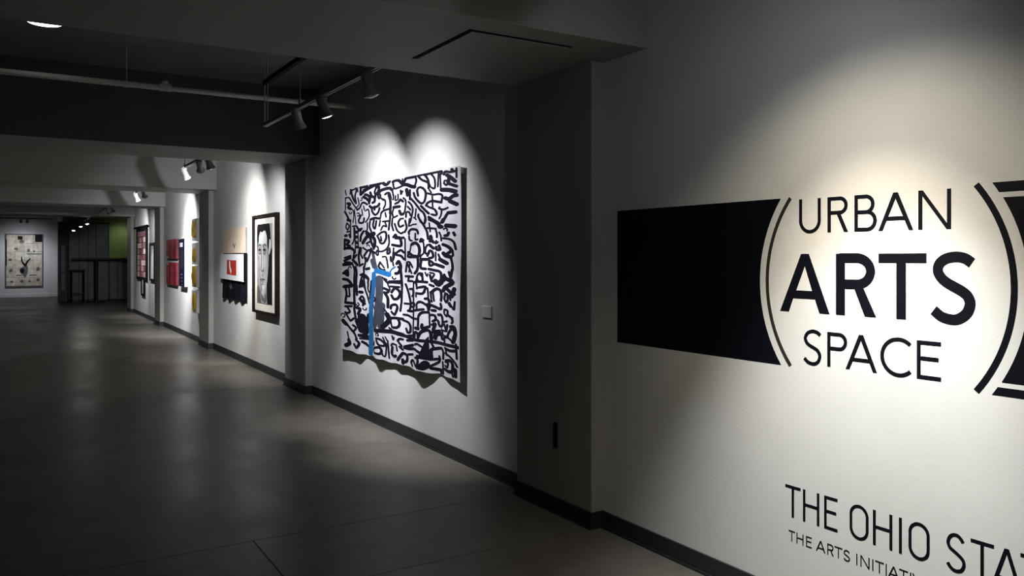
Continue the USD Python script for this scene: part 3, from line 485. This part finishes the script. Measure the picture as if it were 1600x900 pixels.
lay('cheek_shade', Polygon(curve([(-11.54, 1.62), (-11.50, 1.42), (-11.45, 1.26), (-11.38, 1.12), (-11.33, 1.16), (-11.40, 1.30), (-11.45, 1.46), (-11.48, 1.60), (-11.54, 1.62)], 6)), 4, 'grey_m')
lay('cheek_light', oval(-11.19, 1.53, .075, .085, -20), 4, 'paper')
lay('chin_light', oval(-11.27, 1.175, .06, .035), 4, 'paper')
for x, t_ in ((-11.455, 6), (-11.20, -6)):
    lay('eye_socket', oval(x, 1.70, .085, .048, t_), 5, 'grey_m')
    lay('eyebrow', LineString(curve([(x - .085, 1.745), (x - .01, 1.772), (x + .085, 1.752)], 6)).buffer(.011), 6, 'grey_d')
    lay('eyelid', LineString(curve([(x - .07, 1.688), (x, 1.708), (x + .07, 1.690)], 6)).buffer(.0065), 6, 'black_p')
    lay('iris', oval(x, 1.692, .022, .014), 6, 'black_p')
    lay('eye_bag', LineString(curve([(x - .065, 1.655), (x, 1.638), (x + .065, 1.655)], 6)).buffer(.006), 6, 'grey_d')
lay('nose_light', Polygon(curve([(-11.335, 1.72), (-11.30, 1.72), (-11.285, 1.48), (-11.31, 1.44), (-11.34, 1.48), (-11.335, 1.72)], 5)), 5, 'paper')
lay('nose_shade', Polygon(curve([(-11.365, 1.74), (-11.345, 1.60), (-11.36, 1.46), (-11.385, 1.425), (-11.40, 1.45), (-11.38, 1.56), (-11.365, 1.74)], 5)), 6, 'grey_m')
lay('nostril', LineString(curve([(-11.385, 1.418), (-11.34, 1.405), (-11.29, 1.405), (-11.245, 1.42)], 5)).buffer(.008), 6, 'grey_d')
lay('lip_shade', oval(-11.31, 1.345, .028, .022), 5, 'grey_m')
lay('upper_lip', Polygon(curve([(-11.41, 1.292), (-11.35, 1.312), (-11.31, 1.305), (-11.27, 1.312), (-11.20, 1.292), (-11.31, 1.288), (-11.41, 1.292)], 5)), 6, 'grey_m')
lay('mouth', LineString(curve([(-11.42, 1.286), (-11.36, 1.290), (-11.31, 1.285), (-11.25, 1.290), (-11.19, 1.286)], 5)).buffer(.0055), 7, 'grey_d')
lay('lower_lip', oval(-11.31, 1.262, .065, .014), 6, 'grey_m')
lay('chin_shade', oval(-11.30, 1.222, .055, .012), 5, 'grey_m')

# ------------------------------------------------------------------ cloth collage
cg = thing('textile_collage', 'hanging collage of cream, white with red square, and black cloth left of the portrait', 'artwork', (XW, 13.1, .93))
s_ = np.linspace(-13.85, -12.25, 120)
def wavy_sheet(sa, sb, za, zb, off, amp, freq, th=.004, hem=0.0):
    n, k = 90, 16
    A, B = np.meshgrid(np.linspace(sa, sb, n), np.linspace(0, 1, k), indexing='ij')
    Zz = za + (zb - za) * B + hem * np.abs(np.sin((A - sa) * freq * .5)) * (1 - B)
    Dp = off + amp * (1 + np.sin((A - sa) * freq)) * (1 - B)**1.5
    i = (np.arange(n - 1)[:, None] * k + np.arange(k - 1)[None]).ravel()
    f = np.vstack([np.stack([i, i + k, i + k + 1], 1), np.stack([i, i + k + 1, i + 1], 1)]); n0 = n * k
    v = np.vstack([np.stack([A.ravel(), Zz.ravel(), Dp.ravel() + th], 1), np.stack([A.ravel(), Zz.ravel(), Dp.ravel()], 1)])
    bd = np.concatenate([np.arange(0, k), np.arange(1, n) * k + k - 1, (n - 1) * k + np.arange(k - 2, -1, -1), np.arange(n - 2, 0, -1) * k])
    rf = np.vstack([np.stack([bd, np.roll(bd, -1), np.roll(bd, -1) + n0], 1), np.stack([bd, np.roll(bd, -1) + n0, bd + n0], 1)])
    m = trimesh.Trimesh(v, np.vstack([f, f[:, ::-1] + n0, rf]), process=False); m.apply_transform(RIGHT(XW)); return m
obj('black_cloth', wavy_sheet(-13.83, -12.25, .93, 1.66, .012, .014, 15.7), M['cloth'], cg, smooth=60, label='black cloth with wavy lower hem')
obj('cream_sheet', on(RIGHT(XW), rect(-13.84, -12.34, 1.64, 2.05), .004, .010), M['cream'], cg, label='cream sheet')
obj('white_panel', on(RIGHT(XW), Polygon([(-13.93, 1.245), (-13.89, 1.648), (-12.34, 1.643), (-12.31, 1.225)]), .006, .044), M['paper'], cg, label='white panel')
obj('panel_batten', on(RIGHT(XW), rect(-13.80, -12.45, 1.55, 1.62), .012, .032), M['cloth'], cg)
obj('red_square', on(RIGHT(XW), Polygon([(-13.40, 1.325), (-13.40, 1.55), (-12.76, 1.547), (-12.77, 1.312)]), .002, .050), M['red'], cg, label='red square with a white slit')
obj('white_slit', on(RIGHT(XW), LineString(curve([(-13.20, 1.535), (-13.20, 1.46), (-13.14, 1.39), (-13.09, 1.355)], 6)).buffer(.035, cap_style='flat'), .001, .052), M['paper'], cg)
obj('dark_mark', [on(RIGHT(XW), unary_union([line([(-13.13, 1.81), (-13.05, 1.75)], .028), line([(-12.97, 1.815), (-13.05, 1.75)], .02), line([(-13.05, 1.75), (-13.075, 1.65)], .008), line([(-13.0, 1.79), (-13.05, 1.74)], .02)]), .002, .014)], M['grey_d'], cg)
obj('grey_mark', [on(RIGHT(XW), line([(-13.30, 1.14), (-13.20, 1.09), (-13.20, 1.16), (-13.08, 1.10)], .012), .002, .034)], M['grey_d'], cg)
obj('dark_binding', on(RIGHT(XW), rect(-12.34, -12.29, 1.66, 2.05), .006, .008), M['grey_m'], cg)

# ------------------------------------------------------------------ yellow and white reliefs in a column
yr = thing('yellow_relief', 'column of four white wall boxes with yellow shapes beside the third pillar', 'wall sculpture', (XW, 15.85, .55))
cells = [(1.90, 2.31), (1.46, 1.86), (1.04, 1.43), (.56, .98)]
for z0_, z1_ in cells:
    obj('white_box', bev(XW - .11, XW - .001, 15.60, 16.06, z0_, z1_, .006), M['plaster'], yr)
def blob(P, d, off): return on(RIGHT(XW), Polygon(curve(P, 5)), d, off)
yb = [[(-15.98, 1.99), (-15.97, 2.22), (-15.85, 2.27), (-15.72, 2.23), (-15.70, 2.0), (-15.84, 1.97)],
      [(-15.93, 1.53), (-15.88, 1.70), (-15.72, 1.76), (-15.68, 1.60), (-15.78, 1.52)],
      [(-16.00, 1.24), (-15.90, 1.38), (-15.74, 1.42), (-15.66, 1.25), (-15.70, 1.10), (-15.86, 1.08)],
      [(-15.92, .74), (-15.88, .88), (-15.76, .93), (-15.68, .80), (-15.72, .64), (-15.84, .60)]]
for P in yb:
    q = obj('yellow_shape', blob(P + P[:1], .022, .109), M['yellow'], yr)
    c0 = np.mean(P, 0); obj('ochre_fold', blob([(c0[0] + (x - c0[0]) * .30, c0[1] + (z - c0[1]) * .4 - .03) for x, z in P + P[:1]], .006, .130), M['ochre'], q)

# ------------------------------------------------------------------ deep purple box canvas and red panels
pu = thing('purple_panel', 'tall narrow dark purple panel with white edges right of the red panels', 'painting', (XW, 17.4, 1.0))
obj('stretcher', bev(XW - .065, XW, 17.07, 17.74, 1.0, 1.972, .003), M['paper'], pu, label='white canvas edges')
obj('painted_face', on(RIGHT(XW), rect(-17.735, -17.075, 1.004, 1.968), .002, .065), M['purple'], pu, label='dark purple painted front')
obj('pale_mark', on(RIGHT(XW), rect(-17.60, -17.28, 1.80, 1.89), .001, .067), M['grey_m'], pu)
obj('dull_window', on(RIGHT(XW), rect(-17.58, -17.28, 1.36, 1.74), .001, .067), M['black_p'], pu)
obj('small_mark', [on(RIGHT(XW), rect(-17.52 + i * .04, -17.30, 1.24 - i * .07, 1.25 - i * .07), .001, .067) for i in range(4)], M['grey_d'], pu)
for nm, z0_, z1_, lab in (('red_panel', 1.56, 1.982, 'upper crimson panel of the stacked red pair'), ('red_panel', .99, 1.478, 'lower crimson panel of the stacked red pair')):
    rp = thing(nm, lab, 'painting', (XW, 18.8, z0_))
    obj('stretcher', bev(XW - .04, XW, 18.15, 19.48, z0_, z1_, .003), M['maroon'], rp)
    obj('painted_face', on(RIGHT(XW), rect(-19.475, -18.155, z0_ + .004, z1_ - .004), .002, .04), M['crimson'], rp)
    h_ = z1_ - z0_
    for a_ in (-19.0, -18.35):
        obj('dark_figure', on(RIGHT(XW), Polygon(curve([(a_ - .10, z0_ + .02), (a_ - .14, z0_ + h_ * .5), (a_ - .05, z1_ - .06), (a_ + .06, z1_ - .08), (a_ + .10, z0_ + h_ * .4), (a_ + .07, z0_ + .02), (a_ - .10, z0_ + .02)], 4)), .001, .042), M['maroon'], rp)
    obj('pale_corner', on(RIGHT(XW), rect(-19.46, -19.2, z0_ + .01 if z0_ > 1.2 else z1_ - .05, z0_ + .05 if z0_ > 1.2 else z1_ - .01), .001, .042), M['pale'], rp)

# ------------------------------------------------------------------ textile hanging and small framed picture
th_ = thing('textile_hanging', 'black textile hanging with a grid of pink and red patches and a tail', 'textile', (XW, 23.7, .55))
bk = obj('backing', on(RIGHT(XW), Polygon([(-24.72, .97), (-24.78, 2.40), (-22.66, 2.40), (-22.68, .96), (-23.1, .99), (-23.1, .55), (-23.8, .56), (-23.85, .99)]), .012, .02), M['cloth'], th_)
obj('top_rod', [bx(XW - .06, XW - .03, 22.45, 25.1, 2.385, 2.43), bx(XW - .05, XW, 22.7, 22.74, 2.39, 2.42), bx(XW - .05, XW, 24.6, 24.64, 2.39, 2.42)], M['cloth'], th_)
for r in range(8):
    for c in range(4):
        base = rng.choice([(.24, .11, .11), (.36, .23, .21), (.15, .04, .05), (.50, .40, .38), (.20, .07, .08)])
        key = 'patch_%d_%d_%d' % tuple(int(v * 100) for v in base)
        if key not in M: M[key] = mat(key, base, .8, .6, 22)
        ya = -24.50 + c * .40; za = 1.06 + r * .155
        obj('patch', on(RIGHT(XW), rect(ya, ya + .385, za, za + .140), .004, .032), M[key], bk)
obj('tail_stripe', on(RIGHT(XW), rect(-23.55, -23.35, .62, .98), .003, .032), M['grey_m'], th_)
sf = thing('framed_picture', 'small black framed pale picture behind the fourth pillar', 'picture', (XW, 21.8, 1.0))
obj('frame', on(RIGHT(XW), rect(-22.17, -21.35, 1.0, 1.95).difference(rect(-22.09, -21.43, 1.05, 1.90)), .04), M['frame'], sf)
obj('picture_sheet', on(RIGHT(XW), rect(-22.09, -21.43, 1.05, 1.90), .01, .005), M['grey_l'], sf)

# ------------------------------------------------------------------ pale painting on the far wall
fp = thing('patchwork_painting', 'tall cream patchwork painting with a dark antlered figure on the far white wall', 'painting', (.37, YF, .41))
x0, x1, z0, z1 = -.262, 1.02, .41, 2.51
FW = FAR(YF)
obj('stretcher', on(FW, rect(x0, x1, z0, z1), .05), M['grey_d'], fp)
cols = [(.66, .61, .50), (.74, .70, .60), (.60, .56, .46), (.70, .63, .53), (.64, .55, .43)]
for i, c in enumerate(cols): M['cream_%d' % i] = mat('aged_cream_%d' % i, c, .8, .28, 7)
for r in range(6):
    for c in range(4):
        xa, za = x0 + .035 + c * .305, z0 + .045 + r * .338
        obj('patch', on(FW, rect(xa, xa + .300, za, za + .330), .004, .05), M['cream_%d' % rng.randrange(5)], fp)
def dk(name, g, m='black_p', k=0): obj(name, on(FW, g, .003, .054 + .003 * k), M[m], fp)
dk('black_square', rect(.75, .99, 2.20, 2.49)); dk('black_square', rect(.16, .32, 2.28, 2.42)); dk('dark_blot', affinity.scale(Point(.29, 2.21).buffer(1), .085, .06), 'grey_d')
dk('antler', Polygon(curve([(.27, 1.62), (.30, 1.60), (.33, 1.42), (.42, 1.30), (.39, 1.22), (.28, 1.40), (.27, 1.62)], 5))); dk('antler', Polygon(curve([(.57, 1.55), (.60, 1.53), (.50, 1.38), (.45, 1.24), (.40, 1.26), (.44, 1.40), (.57, 1.55)], 5)))
dk('figure_body', Polygon(curve([(.24, .98), (.22, 1.10), (.32, 1.20), (.46, 1.26), (.50, 1.14), (.48, .94), (.42, .78), (.34, .86), (.24, .98)], 5)), 'grey_d'); dk('figure_shade', affinity.scale(Point(.31, 1.05).buffer(1), .07, .10), 'black_p', 1)
dk('bar', rect(.10, .30, .855, .885)); dk('bar', rect(.55, .80, .855, .885)); dk('bar', rect(.46, 1.0, 1.70, 1.735), 'grey_d'); dk('side_band', rect(-.255, -.21, 1.25, 2.30))
for x, z, q in ((-.10, 1.48, .05), (.71, 1.83, .04), (.84, 1.12, .07), (-.08, 1.05, .06), (.52, 1.85, .06), (.10, 1.92, .07), (.85, .68, .06), (.30, .63, .07), (-.05, .62, .06), (.55, .62, .05)):
    q *= 1.35
    dk('small_mark', Polygon(curve([(x + q * rng.uniform(.35, 1) * math.cos(k * .9), z + q * rng.uniform(.35, 1) * math.sin(k * .9)) for k in range(7)] + [(x + q * .8, z)], 4)).buffer(0), 'grey_d')

# ------------------------------------------------------------------ far partition, door and stands
pt = thing('window_1', kind='structure')
zt = 2.85
xs = [1.72, 2.03, 2.32, 2.58, 2.99]
for a_, b_ in zip(xs[:-1], xs[1:]):
    obj('milky_pane', bx(a_ + .02, b_ - .02, YG + .03, YG + .045, .06, zt - .04), M['frosted'], pt)
for q in xs: obj('mullion', bx(q - .02, q + .02, YG, YG + .07, 0, zt), M['steel'], pt)
for q in (.03, zt - .02): obj('frame_rail', bx(1.70, 3.01, YG, YG + .07, q - .03, q + .03), M['steel'], pt)
lo = [3.03, 3.30, 3.55, 3.85, 4.2]
for a_, b_ in zip(lo[:-1], lo[1:]): obj('low_panel', bx(a_ + .012, b_ - .012, YG + .02, YG + .05, .04, 1.52), M['frosted'], pt)
for q in lo: obj('low_post', bx(q - .012, q + .012, YG, YG + .07, 0, 1.55), M['steel'], pt)
dr = thing('door_1', kind='structure')
obj('door_leaf', bx(1.36, 1.66, YG + .02, YG + .07, 0, 2.86), M['black_steel'], dr)
obj('narrow_pane', bx(1.47, 1.58, YG + .005, YG + .018, .40, 2.02), M['frosted'], dr)
obj('push_bar', [bx(1.36, 1.64, YG - .05, YG - .02, 1.04, 1.08), bx(1.38, 1.41, YG - .02, YG + .02, 1.04, 1.08), bx(1.59, 1.62, YG - .02, YG + .02, 1.04, 1.08)], M['black_steel'], dr)
tt = thing('tall_table', 'tall black T-shaped stand with long thin top in front of far partition', 'table', (2.57, 32.2, 0))
obj('top', bev(1.78, 3.50, 32.0, 32.45, 1.50, 1.56, .01), M['black_steel'], tt); obj('post', tube((2.53, 32.2, .03), (2.53, 32.2, 1.50), .055), M['black_steel'], tt, smooth=40)
fo = trimesh.creation.cylinder(radius=.30, height=.03, sections=32); fo.apply_translation((2.53, 32.2, .015)); obj('foot_plate', fo, M['black_steel'], tt)
st = thing('bar_table', 'small dark bar-height table with thin legs beside the far dark door', 'table', (1.95, 32.4, 0))
obj('top', bev(1.70, 2.20, 32.2, 32.6, 1.11, 1.15, .008), M['black_steel'], st)
for x in (1.76, 2.14):
    for y in (32.26, 32.54): obj('leg', tube((x, y, 0), (x, y, 1.11), .018), M['black_steel'], st)
for y in (32.25, 32.53): obj('cross_bar', bx(1.74, 2.16, y, y + .02, .30, .33), M['black_steel'], st)
